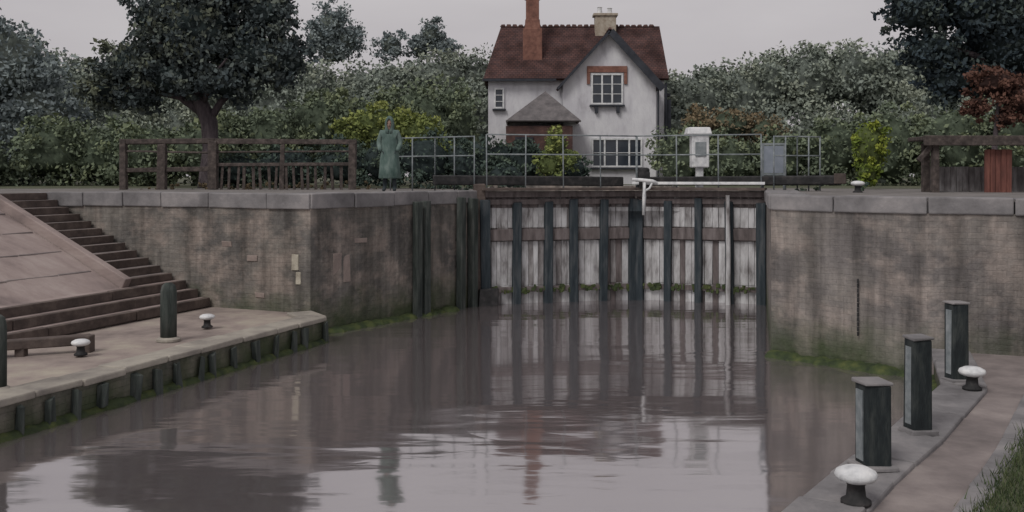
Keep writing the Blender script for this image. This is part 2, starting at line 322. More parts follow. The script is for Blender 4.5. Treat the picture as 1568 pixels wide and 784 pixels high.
wv=[(-90,-90,0),(90,-90,0),(90,26.9,0),(-90,26.9,0),(-0.9,26.7,2.45),(6.8,26.7,2.45),(6.8,44.1,2.45),(-0.9,44.1,2.45)]
obj('water',wv,[(0,1,2,3),(4,5,6,7)],M['water'])
# ---------------------------------------------------------------- left walls
lw=empty('lock_wall')
wall_strip('masonry_face',[H1,C,Fp(0,0),Fp(5.4,0)],-1.5,2.72,M['wall'],lw)
gc=G(); coping(gc,[H1,C,Fp(0,0),Fp(5.3,0)],-1,0.75,2.70,3.03); gc.make('coping_stones',M['coping'],lw,bevel=.025)
gs=G()
dW=(Vector(C)-O).normalized(); nW=Vector((dW.y,-dW.x)); 
if nW.y>0: nW=-nW
for (t,z,w,h,mi) in [(2.35,1.55,.17,.34,0),(2.42,1.22,.13,.26,0),(1.2,1.6,.26,.12,1),(1.4,.8,.24,.11,1),(.5,1.9,.28,.12,1)]:
    p=O+dW*t-nW*.005; gs.box((p.x,p.y,z),(w,.05,h),rz=math.atan2(dW.y,dW.x),mi=mi,jit=.012)
dS=(Vector(C)-Vector(H1)).normalized(); nS=Vector((-dS.y,dS.x)); 
if nS.x<0: nS=-nS
for (t,z,w,h,mi) in [(5.35,1.45,.26,.5,1),(5.05,1.35,.22,.6,1),(4.6,1.95,.4,.1,1)]:
    p=Vector(H1)+dS*t-nS*.012; gs.box((p.x,p.y,z),(w,.05,h),rz=math.atan2(dS.y,dS.x),mi=mi,jit=.016)
gs.make('repaired_stones',[M['pale'],M['palepink']],lw,bevel=.01)
gf=G()
for t in(0.5,1.0,2.45,2.75):
    p=Vector(H1)+dS*t+nS*.13; gf.box((p.x,p.y,.75),(.2,.2,4.2+random.uniform(-.12,.05)),rz=math.atan2(dS.y,dS.x)+.02,ry=random.uniform(-.012,.012),jit=.02)
gf.make('fender_posts',M['fender'],lw,bevel=.02)
def mossledge(name,a,b,off,w,h,parent,seed=0,bg=False):
    """low lumpy strip of moss at the foot of a wall"""
    a=Vector(a);b=Vector(b);d=b-a;L=d.length;d.normalize();n=int(L/.06);V=[];F_=[];R=6
    for i in range(n+1):
        s=L*i/n; k=1+.55*mnoise.noise(Vector((s*2.1,seed,0)))+.35*mnoise.noise(Vector((s*7,seed,2)))
        for j in range(R):
            t=j/(R-1); ang=t*math.pi/2; c=a+d*s+off*(w*k*math.cos(ang)); V.append((c.x,c.y,-.05+(h*k+.05)*math.sin(ang)+.012*mnoise.noise(Vector((s*15,j*.9,seed)))))
    for i in range(n):
        for j in range(R-1):
            q=i*R+j; F_.append((q,q+R,q+R+1,q+1))
    return obj(name,V,F_,M['moss'],parent,smooth=True)
mossledge('moss_ledge',Vector(H1)+dS*1.2,C,nS,.26,.10,lw,1)
lq=empty('low_quay')
gq=G(); gq.prism([C,Fp(-3.35,.75),Fp(-3.35,45),Fp(0,45),Fp(0,0)],-1,.47); gq.make('paving',M['paving'],lq)
edge=[(C[0]-.02,C[1]-.02),Fp(-3.4,.75),Fp(-3.4,45)]
wall_strip('quay_face',[(C[0]+.03,C[1]-.05),Fp(-3.4,.75),Fp(-3.4,45)],-1,.46,M['quayface'],lq)
gq=G(); coping(gq,edge,-1,.55,.43,.53,length=.95,over=.05); gq.make('edge_stones',M['quaycap'],lq,bevel=.025)
gq=G()
for i in range(24):
    v=1.0+i*.55+random.uniform(-.2,.2); x,y=Fp(-3.47,v); h=random.uniform(.3,.6); gq.box((x,y,.40-h/2),(random.uniform(.06,.15),.1,h),rz=math.atan2(Vv.y,Vv.x),ry=random.uniform(-.12,.12),jit=.035)
gq.make('rubbing_timbers',M['fender'],lq,bevel=.01)
mossledge('moss_line',Fp(-3.41,.8),Fp(-3.41,20),-U,.12,.09,lq,2)
# long low steps
ls=empty('long_steps')
ga=G(); gb=G()
for i in range(3):
    z=.5+.18*(i+1); u0=.32*i
    ga.prism([Fp(u0+.06,0.02),Fp(u0+.06,45),Fp(1.1,45),Fp(1.1,0.02)],z-.22,z)
    v=0.05
    while v<45:
        l=random.uniform(2.0,3.2); a=Fp(u0+random.uniform(-.012,.012),v);b=Fp(u0+random.uniform(-.012,.012),min(45,v+l-.015)); gb.beam((a[0],a[1],z-.085),(b[0],b[1],z-.085+random.uniform(-.008,.008)),.14,.19,jit=.006); v+=l
ga.make('treads',M['pink'],ls); gb.make('timber_risers',M['steptimber'],ls,bevel=.015)
nu,nv=16,90; V=[];Fc=[]
for i in range(nu+1):
    for j in range(nv+1):
        u=1.0+3.95*i/nu; v=1.72+43*j/nv; x,y=Fp(u,v); z=1.04+1.96*i/nu
        z+= .05*mnoise.noise(Vector((x*.7,y*.7,3)))*(1 if 0<i<nu else 0)
        V.append((x,y,z))
for i in range(nu):
    for j in range(nv):
        a=i*(nv+1)+j; Fc.append((a,a+1,a+nv+2,a+nv+1))
obj('sloping_bank',V,Fc,M['pink'],smooth=True)
gk=G()
for k in range(4):
    u=1.7+.8*k; z=1.04+1.96*(u-1)/3.95; v=1.8
    while v<44:
        l=random.uniform(.8,1.3); a=Fp(u,v); b=Fp(u+.01,v+l-.03); gk.beam((a[0],a[1],z-.04),(b[0],b[1],z-.035),.1,.09,jit=.012); v+=l
gk.make('bank_kerbs',M['pinkR'],None,bevel=.015)
st=empty('stone_stairs'); ga=G(); gb=G()
n=12
for i in range(n):
    u0=.96+.333*i; z=1.04+.1633*(i+1)
    ga.prism([Fp(u0+.05,.06),Fp(u0+.05,1.5),Fp(5.0,1.5),Fp(5.0,.06)],z-.3,z-.004*(i==n-1))
    a=Fp(u0+.03,.07);b=Fp(u0+.03,1.49); gb.beam((a[0],a[1],z-.08),(b[0],b[1],z-.08),.10,.165,jit=.008)
ga.make('treads',M['pinkR'],st); gb.make('dark_risers',M['steptimber'],st,bevel=.01)
ga=G()
a=Fp(.9,1.6);b=Fp(5.0,1.6); ga.beam((a[0],a[1],1.08),(b[0],b[1],3.06),.2,.32)
ga.make('stringer',M['pink'],st,bevel=.02)
gk=G(); gk.beam((-7.05,16.4,.68),(-9.0,15.5,.66),.2,.16,jit=.01); gk.box((-7.1,16.35,.6),(.2,.22,.3)); gk.box((-8.0,15.97,.56),(.16,.16,.2)); gk.make('timber_bench_rail',M['steptimber'],None,bevel=.02)
# ---------------------------------------------------------------- right walls
rw=empty('lock_wall')
wall_strip('masonry_face',[H2,R2,R3,R4,R5],-1.5,2.78,M['wallR'],rw)
gc=G(); coping(gc,[H2,R2,R3,R4,R5],1,.8,2.76,3.04); gc.make('coping_stones',M['coping'],rw,bevel=.025)
d3=(Vector(R3)-Vector(R2)).normalized(); n3=Vector((d3.y,-d3.x)); 
if n3.y>0:n3=-n3
mossledge('moss_ledge',R2,R3,n3,.26,.11,rw,3)
gch=G(); pc=Vector(R2)+d3*1.75+n3*.05
for i in range(12): gch.box((pc.x,pc.y,1.55-i*.085),(.03,.03,.075) if i%2 else (.012,.04,.08),rz=.8)
gch.make('hanging_chain',M['black'],rw,bevel=.006)
wall_strip('chamber_lining',[(-.85,26.0),(-.85,44),(6.75,44),(6.75,26.0)],-1.5,2.99,M['wall'],rw)
rq=empty('low_quay'); E=[(-3.2,0.0),(1.6,7.3),(3.15,9.55),(4.3,11.1),(6.0,13.6),(7.02,16.3)]
gq=G(); gq.prism([(-3.1,-40)]+[(-3.1,0.0)]+[(p[0]+.06,p[1]) for p in E[1:]]+[R3,R4,R5,(45,-40)],-1,.47); gq.make('paving',M['pinkR'],rq)
wall_strip('quay_face',[(-3.2,-40)]+E,-1,.46,M['quayface'],rq)
gq=G(); coping(gq,[(-3.2,-40)]+E,-1,.6,.43,.53,length=1.0,over=.05); gq.make('edge_stones',M['coping'],rq,bevel=.025)
for i in (1,2,3,4): mossledge('moss_line',E[i],E[i+1],Vector((-.84,.54)),.12,.09,rq,4+i)
gq=G(); coping(gq,[(2.7,6.9),(4.3,9.2),(5.45,10.9),(6.9,13.2)],-1,.32,.42,.505,length=.8,over=0); gq.make('kerb_stones',M['coping'],rq,bevel=.015)
gv=G(); gv.prism([(2.8,6.6),(4.1,8.5),(6.05,11.3),(8.2,11.0),(20,6),(20,0),(4,0)],.45,.52); 
verge=gv.make('grass_verge',M['grass'],None)
Pn=70000; px_=rng.uniform(2.8,9.5,Pn); py_=rng.uniform(6.4,11.3,Pn)
lim=2.8+(py_-6.6)*0.692; k=px_>lim-.05+.08*rng.normal(size=Pn); px_=px_[k];py_=py_[k]
def blades(name,X,Y,z,h,m,parent):
    n=len(X); a=rng.random(n)*6.283; w=.006; V=np.empty((n,3,3)); hh=h*(.5+rng.random(n)); lean=rng.normal(size=(n,2))*.4*hh[:,None]
    V[:,0]=np.c_[X-w*np.cos(a),Y-w*np.sin(a),np.full(n,z)]; V[:,1]=np.c_[X+w*np.cos(a),Y+w*np.sin(a),np.full(n,z)]; V[:,2]=np.c_[X+lean[:,0],Y+lean[:,1],z+hh]
    me=bpy.data.meshes.new(name); me.vertices.add(3*n); me.vertices.foreach_set('co',V.ravel().astype(np.float32)); me.loops.add(3*n); me.loops.foreach_set('vertex_index',np.arange(3*n,dtype=np.int32))
    me.polygons.add(n); me.polygons.foreach_set('loop_start',np.arange(0,3*n,3,dtype=np.int32)); me.polygons.foreach_set('loop_total',np.full(n,3,dtype=np.int32))
    at=me.attributes.new('tint','FLOAT','POINT'); at.data.foreach_set('value',np.repeat(rng.random(n),3).astype(np.float32)); me.materials.append(m); me.update()
    o=bpy.data.objects.new(name,me); col.objects.link(o); o.parent=parent; return o
M['blade']=foliage_mat('grass_blades',(0.04,0.06,0.035),(0.07,0.095,0.045),(0.12,0.14,0.07))
blades('blades',px_,py_,.505,.075,M['blade'],verge)
# ---------------------------------------------------------------- quay posts and bollards
def qpost(x,y,h,w=.22,rz=0.0):
    p=empty('mooring_post',(x,y,.5)); g1=G(); g1.box((x,y,.5+h/2-.05),(w,w,h+.1),rz=rz,jit=.012); g1.make('shaft',M['post'],p,bevel=.025)
    g2=G(); g2.box((x,y,.5+h+.01),(w*1.1,w*1.1,.035),rz=rz,jit=.008); g2.make('cap',M['coping'],p,bevel=.012)
    g3=G(); g3.box((x,y,.545),(w*1.35,w*1.35,.05),rz=rz,jit=.01); g3.make('base_plate',M['coping'],p,bevel=.01)
    g4=G()
    for s in(-1,1):
        cx=x+math.cos(rz)*s*w*.5; cy=y+math.sin(rz)*s*w*.5; g4.box((cx,cy,.5+h*.52),(.014,w*.5,h*.8),rz=rz,jit=.003)
    g4.make('rubbing_strips',M['greymetal'],p)
qpost(3.57,9.7,.86,.27,rz=.12); qpost(4.56,11.0,1.08,.23,rz=.15); qpost(6.24,13.75,1.12,.24,rz=.15)
def rpost(x,y,h,r=.13):
    p=empty('mooring_post',(x,y,.5)); g1=G(); g1.lathe((x,y,.47),[(r,0),(r*1.02,h*.5),(r,h*.86),(r*.8,h*.96),(r*.4,h)],seg=14); g1.make('shaft',M['fender'],p,smooth=True)
    g2=G(); g2.lathe((x,y,.48),[(r*1.5,0),(r*1.5,.04),(r*1.1,.07)],seg=14); g2.make('foot',M['quaycap'],p)
rpost(-6.1,17.4,1.04,.14); rpost(-6.98,13.3,1.05,.11)
def bollard(x,y,z,s=1.0):
    p=empty('mooring_bollard',(x,y,z)); g1=G(); g1.lathe((x,y,z),[(.13*s,0),(.13*s,.03*s),(.085*s,.06*s),(.075*s,.16*s),(.1*s,.2*s)],seg=18); g1.make('stem',M['black'],p,smooth=True)
    g2=G(); g2.lathe((x,y,z),[(.1*s,.19*s),(.165*s,.215*s),(.185*s,.25*s),(.17*s,.285*s),(.11*s,.315*s),(.04*s,.325*s)],seg=20); g2.make('cap',M['white'],p,smooth=True)
bollard(3.02,8.6,.53,1.0); bollard(6.2,13.2,.53,.95); bollard(-5.85,18.8,.5,.8); bollard(-7.0,15.9,.5,.8); bollard(8.4,23.8,3.0,.9)
# ---------------------------------------------------------------- lock gates
MT=(3.42,27.15)
def leaf_gate(A,B,nposts,name='lock_gate'):
    P=empty(name,(A[0],A[1],0)); a=Vector(A);b=Vector(B);d=b-a;L=d.length;d.normalize();n=Vector((d.y,-d.x)); 
    if n.y>0:n=-n
    rz=math.atan2(d.y,d.x)
    bg=G(); x=.1
    while x<L-.1:
        w=random.uniform(.13,.22); c0=a+d*(x+w/2)
        ph=.5+.5*math.sin(x*2.3+A[0]); base=random.choices((0,2,1),(.6+.3*ph,.3,.1))[0]
        for (z0,z1,kind) in((-.8,.48,0),(.48,1.66,0),(1.66,2.02,1),(2.02,2.56,2),(2.56,3.0,1)):
            c=c0+n*random.uniform(-.012,.012)
            if kind==1: mi=random.choices((1,2),(.85,.15))[0]
            elif kind==2: mi=random.choices((0,2),(.9,.1))[0]
            else: mi=base if random.random()<.8 else random.choice((0,1,2))
            bg.box((c.x,c.y,(z0+z1)/2),(w-.01,.07,z1-z0-.004),rz=rz,mi=mi,jit=.006)
        x+=w
    bg.make('planking',[M['b0'],M['b1'],M['b2']],P,bevel=.006)
    gp_=G()
    for i in range(nposts+1):
        t=i/nposts; w=.26 if i in(0,nposts) else random.uniform(.19,.26)
        if 0<i<nposts: t+=random.uniform(-.015,.015)
        c=a+d*(.12+(L-.24)*t)+n*.13; gp_.box((c.x,c.y,.95+random.uniform(-.06,.06)),(w,.17,3.6),rz=rz,ry=random.uniform(-.012,.012),jit=.02)
    gp_.make('stiles',M['gatepost'],P,bevel=.025)
    gr=G()
    for z,h in((.38,.14),(1.84,.3),(2.72,.14),(2.92,.16)):
        c=a+d*L/2+n*.085; gr.box((c.x,c.y,z),(L-.05,.1,h),rz=rz,mi=0,jit=.008)
    gr.make('rails',M['b1'],P,bevel=.012)
    gw=G(); c=a+d*L/2+n*.12; gw.box((c.x,c.y,3.06),(L,.62,.07),rz=rz,jit=.005); gw.make('walkway',M['steptimber'],P,bevel=.01)
    gm=G()
    for i in range(60):
        c=a+d*random.uniform(.2,L-.2)+n*.14; gm.box((c.x,c.y,random.uniform(.3,.46)),(random.uniform(.03,.12),.08,random.uniform(.03,.13)),rz=rz,jit=.02)
    gm.make('weed',M['moss'],P,bevel=.01)
    gh=G(); k=max(2,round(L/1.15))
    for i in range(k+1):
        c=a+d*(.1+(L-.2)*i/k)+n*.36; gh.tube([(c.x,c.y,3.05),(c.x+random.uniform(-.02,.02),c.y,4.5)],[.019,.019],8)
    for z in(4.5,3.98):
        c0=a+d*.1+n*.36;c1=a+d*(L-.1)+n*.36; gh.tube([(c0.x,c0.y,z),(c1.x,c1.y,z)],[.019,.019],8)
    gh.make('handrail',M['greymetal'],P,smooth=True)
    return P,a,b,d,n,L
Pl,a,b,d,n,L=leaf_gate(H1,MT,5)
gb=G(); s=a-d*1.2-n*.28; e=b-d*.3-n*.28; gb.beam((s.x,s.y,3.30),(e.x,e.y,3.26),.32,.26,jit=.01); gb.make('balance_beam',M['black'],Pl,bevel=.03)
gb=G(); c=a+n*.02-d*.02; gb.box((c.x,c.y,1.1),(.3,.3,4.2),rz=.2,jit=.01); gb.make('heel_post',M['steptimber'],Pl,bevel=.03)
gb=G(); c=a+d*.14+n*.32; gb.box((c.x,c.y,.2),(.5,.25,.5),rz=.25,jit=.04); gb.make('sill_block',M['black'],Pl,bevel=.04)
Pr,a,b,d,n,L=leaf_gate(H2,MT,4)
gb=G(); s=a-d*1.9-n*.28; e=b-d*.3-n*.28; gb.beam((s.x,s.y,3.3),(e.x,e.y,3.26),.3,.24,jit=.01); gb.make('balance_beam',M['black'],Pr,bevel=.03)
gb=G(); s=a-d*.0+n*.45; e=b+n*.45; gb.beam((s.x,s.y,3.22),(e.x,e.y,3.22),.05,.075,jit=.006); gb.make('white_edge_board',M['white'],Pr,bevel=.01)
gb=G(); s=a-d*2.0-n*.28; gb.beam((s.x,s.y,3.34),(s.x+d.x*.3,s.y+d.y*.3,3.34),.33,.27); gb.make('beam_end',M['steptimber'],Pr,bevel=.02)
pg=empty('paddle_gear',(3.6,26.6,3.0)); g1=G(); g1.tube([(3.58,26.5,3.3),(3.58,26.5,2.85),(3.56,26.5,2.35)],[.05,.055,.04],8); g1.tube([(3.25,26.5,3.32),(3.5,26.48,3.30),(3.8,26.48,3.27),(3.98,26.5,3.2)],[.04,.05,.05,.035],8); g1.tube([(3.58,26.5,3.0),(3.72,26.48,3.08),(3.8,26.48,3.25)],[.03,.03,.03],8); g1.make('lever',M['white'],pg,smooth=True)
g2=G(); g2.box((3.6,26.75,3.3),(.3,.3,.45)); g2.lathe((3.6,26.75,3.5),[(.16,0),(.16,.1),(.1,.14)],seg=12); g2.make('gear_box',M['black'],pg,bevel=.02)
gp_=G(); gp_.tube([(5.72,25.95,-.6),(5.73,25.95,1.2),(5.71,25.95,2.9)],[.07,.065,.055],8,lump=.05); gp_.make('depth_gauge_pole',M['b0'],Pr)
for nm,pts in (('metal_railing',[(-3.4,27.4),(-2.1,26.7),(-1.0,26.0)]),('metal_railing',[(6.95,26.0),(7.6,26.1),(8.3,26.4)])):
    g1=G()
    for i in range(len(pts)-1):
        for k in range(3):
            p=lerp(pts[i],pts[i+1],k/2); g1.tube([(p[0],p[1],3),(p[0],p[1],4.48)],[.019,.019],8)
        for z in(4.46,3.95): g1.tube([(*pts[i],z),(*pts[i+1],z)],[.019,.019],8)
    g1.make(nm,M['greymetal'],None,smooth=True)
cc=empty('control_cabinet',(5.2,27.2,3)); g1=G(); g1.box((5.22,27.3,4.12),(.48,.4,.95)); g1.box((5.22,27.3,3.35),(.2,.2,.7)); g1.make('cabinet_body',M['white'],cc,bevel=.03)
g2=G(); g2.box((5.18,27.3,4.66),(.70,.56,.2),taper=.86); g2.make('lid',M['white'],cc,bevel=.03)
g3=G(); g3.box((5.22,27.085,4.15),(.3,.02,.4)); g3.make('door_panel',M['greymetal'],cc,bevel=.005)
nb=empty('notice_board',(7.1,26.5,3)); g1=G(); g1.box((6.8,26.6,3.65),(.07,.07,1.3)); g1.box((7.4,26.6,3.65),(.07,.07,1.3)); g1.box((7.1,26.6,4.27),(.6,.06,.06)); g1.box((7.1,26.6,3.45),(.6,.06,.06)); g1.make('frame',M['greymetal'],nb,bevel=.01)
g1=G(); g1.box((7.1,26.6,3.86),(.53,.03,.74)); g1.make('panel',M['board'],nb)
# ---------------------------------------------------------------- wooden fence left
wf=empty('timber_fence',(-8,29,3)); g1=G()
for x,w,h in((-11.5,.2,1.5),(-10.35,.24,1.35),(-8.85,.26,1.45),(-6.8,.13,1.35),(-4.72,.22,1.4)): g1.box((x,29,3+h/2),(w,w,h),jit=.02,rz=.05,ry=random.uniform(-.02,.02))
g1.make('posts',M['timber'],wf,bevel=.02)
g1=G(); g1.beam((-11.6,29.0,4.42),(-8.8,29.0,4.45),.12,.15,jit=.015); g1.beam((-8.8,29.0,4.44),(-4.6,29.0,4.42),.115,.14,jit=.015); g1.beam((-11.6,29,4.15),(-8.9,29,4.1),.08,.06,jit=.01); g1.beam((-11.6,29.0,3.58),(-8.9,29.0,3.62),.1,.13,jit=.01); g1.beam((-8.9,29.0,3.74),(-4.7,29.0,3.76),.1,.09,jit=.01); g1.beam((-8.9,29,4.12),(-4.7,29,4.14),.07,.05,jit=.01); g1.make('rails',M['timber'],wf,bevel=.015)
g1=G()
for i in range(17):
    x=-8.6+i*.235+random.uniform(-.05,.05); h=.74+random.uniform(-.05,.04); g1.box((x,29.02,3+h/2),(.08,.04,h),ry=random.uniform(-.06,.06),jit=.012)
g1.make('pickets',M['timber'],wf,bevel=.008)
# ---------------------------------------------------------------- timber shelter right
ts=empty('timber_shelter',(11.5,24,3)); g1=G()
for x,y in((10.36,24),(13.3,24),(10.45,24.75),(13.3,24.75)): g1.box((x,y,3.6),(.16,.16,1.25),jit=.015)
g1.beam((9.95,24,3.78),(10.32,24,4.2),.11,.11)
g1.make('posts',M['timber'],ts,bevel=.015)
g1=G(); g1.box((12.0,24.4,4.33),(3.9,1.0,.1)); g1.box((12.0,23.85,4.27),(3.95,.1,.24),jit=.01); g1.make('roof',M['timber'],ts,bevel=.02)
g1=G()
for i in range(5): g1.box((11.66+i*.135,24.05,3.52),(.125,.05,1.08),jit=.008)
for i in range(3): g1.box((12.75+i*.135,24.05,3.52),(.125,.05,1.08),jit=.008)
g1.make('red_door',M['redpanel'],ts,bevel=.008)
g1=G(); 
for i in range(18): g1.box((10.55+i*.155,24.8,3.33),(.145,.04,.62),jit=.008)
g1.make('back_panel',M['b2'],ts)
# ---------------------------------------------------------------- house
hs=empty('lock_keepers_house',(3.5,52,3))
def planar_uv(co,p):
    nrm=p.normal; hx=Vector((-nrm.y,nrm.x,0)); 
    if hx.length<1e-3: hx=Vector((1,0,0))
    hx.normalize(); up=nrm.cross(hx); return (co.dot(hx),co.dot(up))
XL,XR,YF,YB,ZE,ZR=-1.25,8.0,51.5,57.5,8.85,11.75
GX0,GX1,GY,GE,GR=2.6,7.35,50.0,8.25,10.85; GM=(GX0+GX1)/2
v=[(XL,YF,3),(XR,YF,3),(XR,YB,3),(XL,YB,3),(XL,YF,ZE),(XR,YF,ZE),(XR,YB,ZE),(XL,YB,ZE),(XR,(YF+YB)/2,ZR-.1),(XL+.7,(YF+YB)/2,ZR-.6)]
f=[(0,1,5,4),(1,2,6,8,5),(2,3,7,6),(3,0,4,7)]
obj('main_walls',v,f,M['render'],hs)
v=[(GX0,GY,3),(GX1,GY,3),(GX1,GY,GE),(GM,GY,GR-.08),(GX0,GY,GE),(GX0,YF+.5,3),(GX1,YF+.5,3),(GX1,YF+.5,GE),(GX0,YF+.5,GE)]
obj('gable_walls',v,[(0,1,2,3,4),(1,6,7,2),(5,0,4,8)],M['render'],hs)
def slab(name,quads,t,m):
    V=[];F_=[]
    for q in quads:
        q=[Vector(p) for p in q]; nn=(q[1]-q[0]).cross(q[2]-q[0]).normalized()
        if nn.z<0: q=q[::-1]; nn=-nn
        b=len(V); k=len(q); V+=q; V+=[p-nn*t for p in q]
        F_.append(tuple(b+i for i in range(k))); F_.append(tuple(b+k+i for i in reversed(range(k))))
        for i in range(k):
            j=(i+1)%k; F_.append((b+i,b+k+i,b+k+j,b+j))
    return obj(name,V,F_,m,hs,uvs=planar_uv)
ym=(YF+YB)/2; ov=.35; sl=(ZR-ZE)/(ym-YF)
slab('main_roof',[[(XL-.25,YF-ov,ZE-ov*sl),(XR+.2,YF-ov,ZE-ov*sl),(XR+.2,ym,ZR),(XL+.65,ym,ZR)],[(XL-.25,YB+ov,ZE-ov*sl),(XR+.2,YB+ov,ZE-ov*sl),(XR+.2,ym,ZR),(XL+.65,ym,ZR)],[(XL-.25,YF-ov,ZE-ov*sl),(XL-.25,YB+ov,ZE-ov*sl),(XL+.65,ym,ZR)]],.12,M['roof'])
gsl=(GR-GE)/(GM-GX0); oe=.3; yr=YF+(GR-ZE)/sl; 
slab('gable_roof',[[(GX0-oe,GY-.4,GE-oe*gsl),(GM,GY-.4,GR+.02),(GM,yr+.3,GR+.02),(GX0-oe,YF-.25,GE-oe*gsl)],[(GX1+oe,GY-.4,GE-oe*gsl),(GM,GY-.4,GR+.02),(GM,yr+.3,GR+.02),(GX1+oe,YF+.5,GE-oe*gsl)]],.12,M['roof'])
g1=G(); 
for sx in(-1,1):
    x0=GM+sx*(GM-GX0+oe); g1.beam((x0,GY-.43,GE-oe*gsl-.1),(GM+sx*.02,GY-.43,GR-.1),.06,.36 if sx>0 else .13)
g1.make('bargeboards',M['fascia'],hs)
g1=G(); g1.beam((XL-.3,YF-ov-.06,ZE-ov*sl-.08),(GX0-oe,YF-ov-.06,ZE-ov*sl-.08),.1,.12); g1.tube([(XR+.08,YF-.1,8.3),(XR+.08,YF-.1,3.2)],[.07,.07],8); g1.tube([(GX1+.1,GY-.1,8.0),(GX1+.1,GY-.1,3.2)],[.05,.05],8); g1.box((XR+.1,YF+.5,7.7),(.5,.8,.15)); g1.box((XR+.12,YF+.5,6.7),(.5,.9,1.5)); g1.make('gutters_and_pipes',M['fascia'],hs)
g1=G(); 
for i in range(26): g1.box((XL+.75+i*.33,ym,ZR+.03),(.31,.22,.12),taper=.6,jit=.015)
for i in range(9): g1.box((GM,GY-.2+i*.35,GR+.05),(.2,.33,.1),taper=.6,jit=.01)
g1.make('ridge_tiles',M['porch'],hs)
g1=G(); g1.box((1.1,52.7,10.3),(1.02,.8,2.0)); g1.box((1.1,52.7,11.5),(.86,.7,.6),taper=.9); g1.box((1.1,52.7,12.3),(.7,.6,1.3)); g1.box((1.1,52.7,13.0),(.84,.72,.16)); g1.make('red_chimney',M['chimney'],hs,bevel=.02)
g1=G(); g1.lathe((.95,52.7,13.05),[(.13,0),(.11,.45),(.14,.5)],seg=12); g1.lathe((1.28,52.7,13.05),[(.13,0),(.11,.4),(.14,.45)],seg=12); g1.make('chimney_pots',M['chimney'],hs)
g1=G(); g1.box((5.15,54.2,11.6),(1.15,.7,1.3)); g1.box((5.15,54.2,12.3),(1.35,.86,.14)); g1.make('cream_chimney',M['cream'],hs,bevel=.02)
g1=G(); g1.lathe((4.85,54.2,12.36),[(.15,0),(.12,.35),(.15,.38)],seg=12); g1.lathe((5.4,54.2,12.36),[(.15,0),(.12,.3),(.15,.33)],seg=12); g1.make('white_pots',M['white'],hs)
def window(x0,x1,z0,z1,y,lights,name,bars=2):
    g=G(); g.box(((x0+x1)/2,y-.012,(z0+z1)/2),(x1-x0,.05,z1-z0)); g.make(name+'_glass',M['glass'],hs)
    g=G(); w=.09
    g.box((x0,y-.05,(z0+z1)/2),(w,.1,z1-z0+w)); g.box((x1,y-.05,(z0+z1)/2),(w,.1,z1-z0+w)); g.box(((x0+x1)/2,y-.052,z0),(x1-x0-w,.1,w)); g.box(((x0+x1)/2,y-.052,z1),(x1-x0-w,.1,w))
    for i in range(1,lights): g.box((x0+(x1-x0)*i/lights,y-.048,(z0+z1)/2),(.085,.09,z1-z0-w))
    for k in range(1,bars+1): g.box(((x0+x1)/2,y-.042,z0+(z1-z0)*k/(bars+1)),(x1-x0-w,.05,.035))
    g.make(name+'_frame',M['white'],hs,bevel=.008)
    g=G(); g.box(((x0+x1)/2,y-.1,z0-.1),(x1-x0+.25,.24,.08)); g.make(name+'_sill',M['fascia'],hs)
window(4.08,5.62,7.1,8.6,GY,3,'upper_window')
g1=G(); g1.box((4.85,GY-.04,8.86),(2.05,.12,.32)); g1.box((3.9,GY-.035,8.4),(.16,.1,.6)); g1.box((5.8,GY-.035,8.4),(.16,.1,.6)); g1.make('brick_lintel',M['chimney'],hs,bevel=.01)
g1=G(); g1.box((4.3,GY-.1,6.8),(.16,.2,.35)); g1.box((5.4,GY-.1,6.8),(.16,.2,.35)); g1.make('sill_brackets',M['fascia'],hs)
window(-.9,-.45,7.0,8.0,YF,1,'narrow_window',bars=2)
window(4.1,6.6,3.9,5.3,GY,4,'lower_window',bars=1)
g1=G(); g1.box((1.35,49.9,4.45),(3.3,2.9,2.9)); g1.make('porch_walls',M['porch'],hs,bevel=.02)
g1=G(); g1.box((.6,48.43,4.7),(.9,.06,1.3)); g1.box((2.2,48.43,4.3),(.9,.06,2.0)); g1.make('porch_openings',M['fascia'],hs)
apex=(1.7,50.0,7.75); c4=[(-.3,48.2,6.15),(3.4,48.2,6.15),(3.4,51.7,6.15),(-.3,51.7,6.15)]
slab('porch_roof',[[c4[i],c4[(i+1)%4],apex] for i in range(4)],.1,M['porchroof'])
# ---------------------------------------------------------------- vegetation (paler with distance: haze painted into the leaf colours)
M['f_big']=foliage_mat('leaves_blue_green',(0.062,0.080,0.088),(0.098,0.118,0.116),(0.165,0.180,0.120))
M['f_far']=foliage_mat('leaves_distant_hazed',(0.205,0.238,0.215),(0.250,0.285,0.240),(0.31,0.335,0.26))  # far greens lifted to pale grey in place of atmospheric haze
M['f_farblue']=foliage_mat('leaves_distant_blue_hazed',(0.175,0.212,0.225),(0.220,0.258,0.262),(0.265,0.305,0.285))
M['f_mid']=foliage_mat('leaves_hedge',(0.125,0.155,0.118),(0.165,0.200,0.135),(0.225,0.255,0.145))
M['f_dark']=foliage_mat('leaves_dark',(0.055,0.078,0.068),(0.082,0.112,0.094),(0.12,0.155,0.105))
M['f_yel']=foliage_mat('leaves_yellow_green',(0.14,0.18,0.08),(0.22,0.26,0.09),(0.32,0.35,0.12))
M['f_lime']=foliage_mat('leaves_lime',(0.10,0.15,0.045),(0.18,0.235,0.05),(0.34,0.37,0.07))
M['f_rust']=foliage_mat('leaves_rust',(0.125,0.112,0.080),(0.19,0.155,0.100),(0.26,0.195,0.125))
M['f_copper']=foliage_mat('leaves_copper',(0.08,0.046,0.038),(0.135,0.074,0.058),(0.20,0.11,0.082))
M['f_deep']=foliage_mat('leaves_deep_blue',(0.036,0.052,0.068),(0.062,0.082,0.090),(0.105,0.127,0.098))
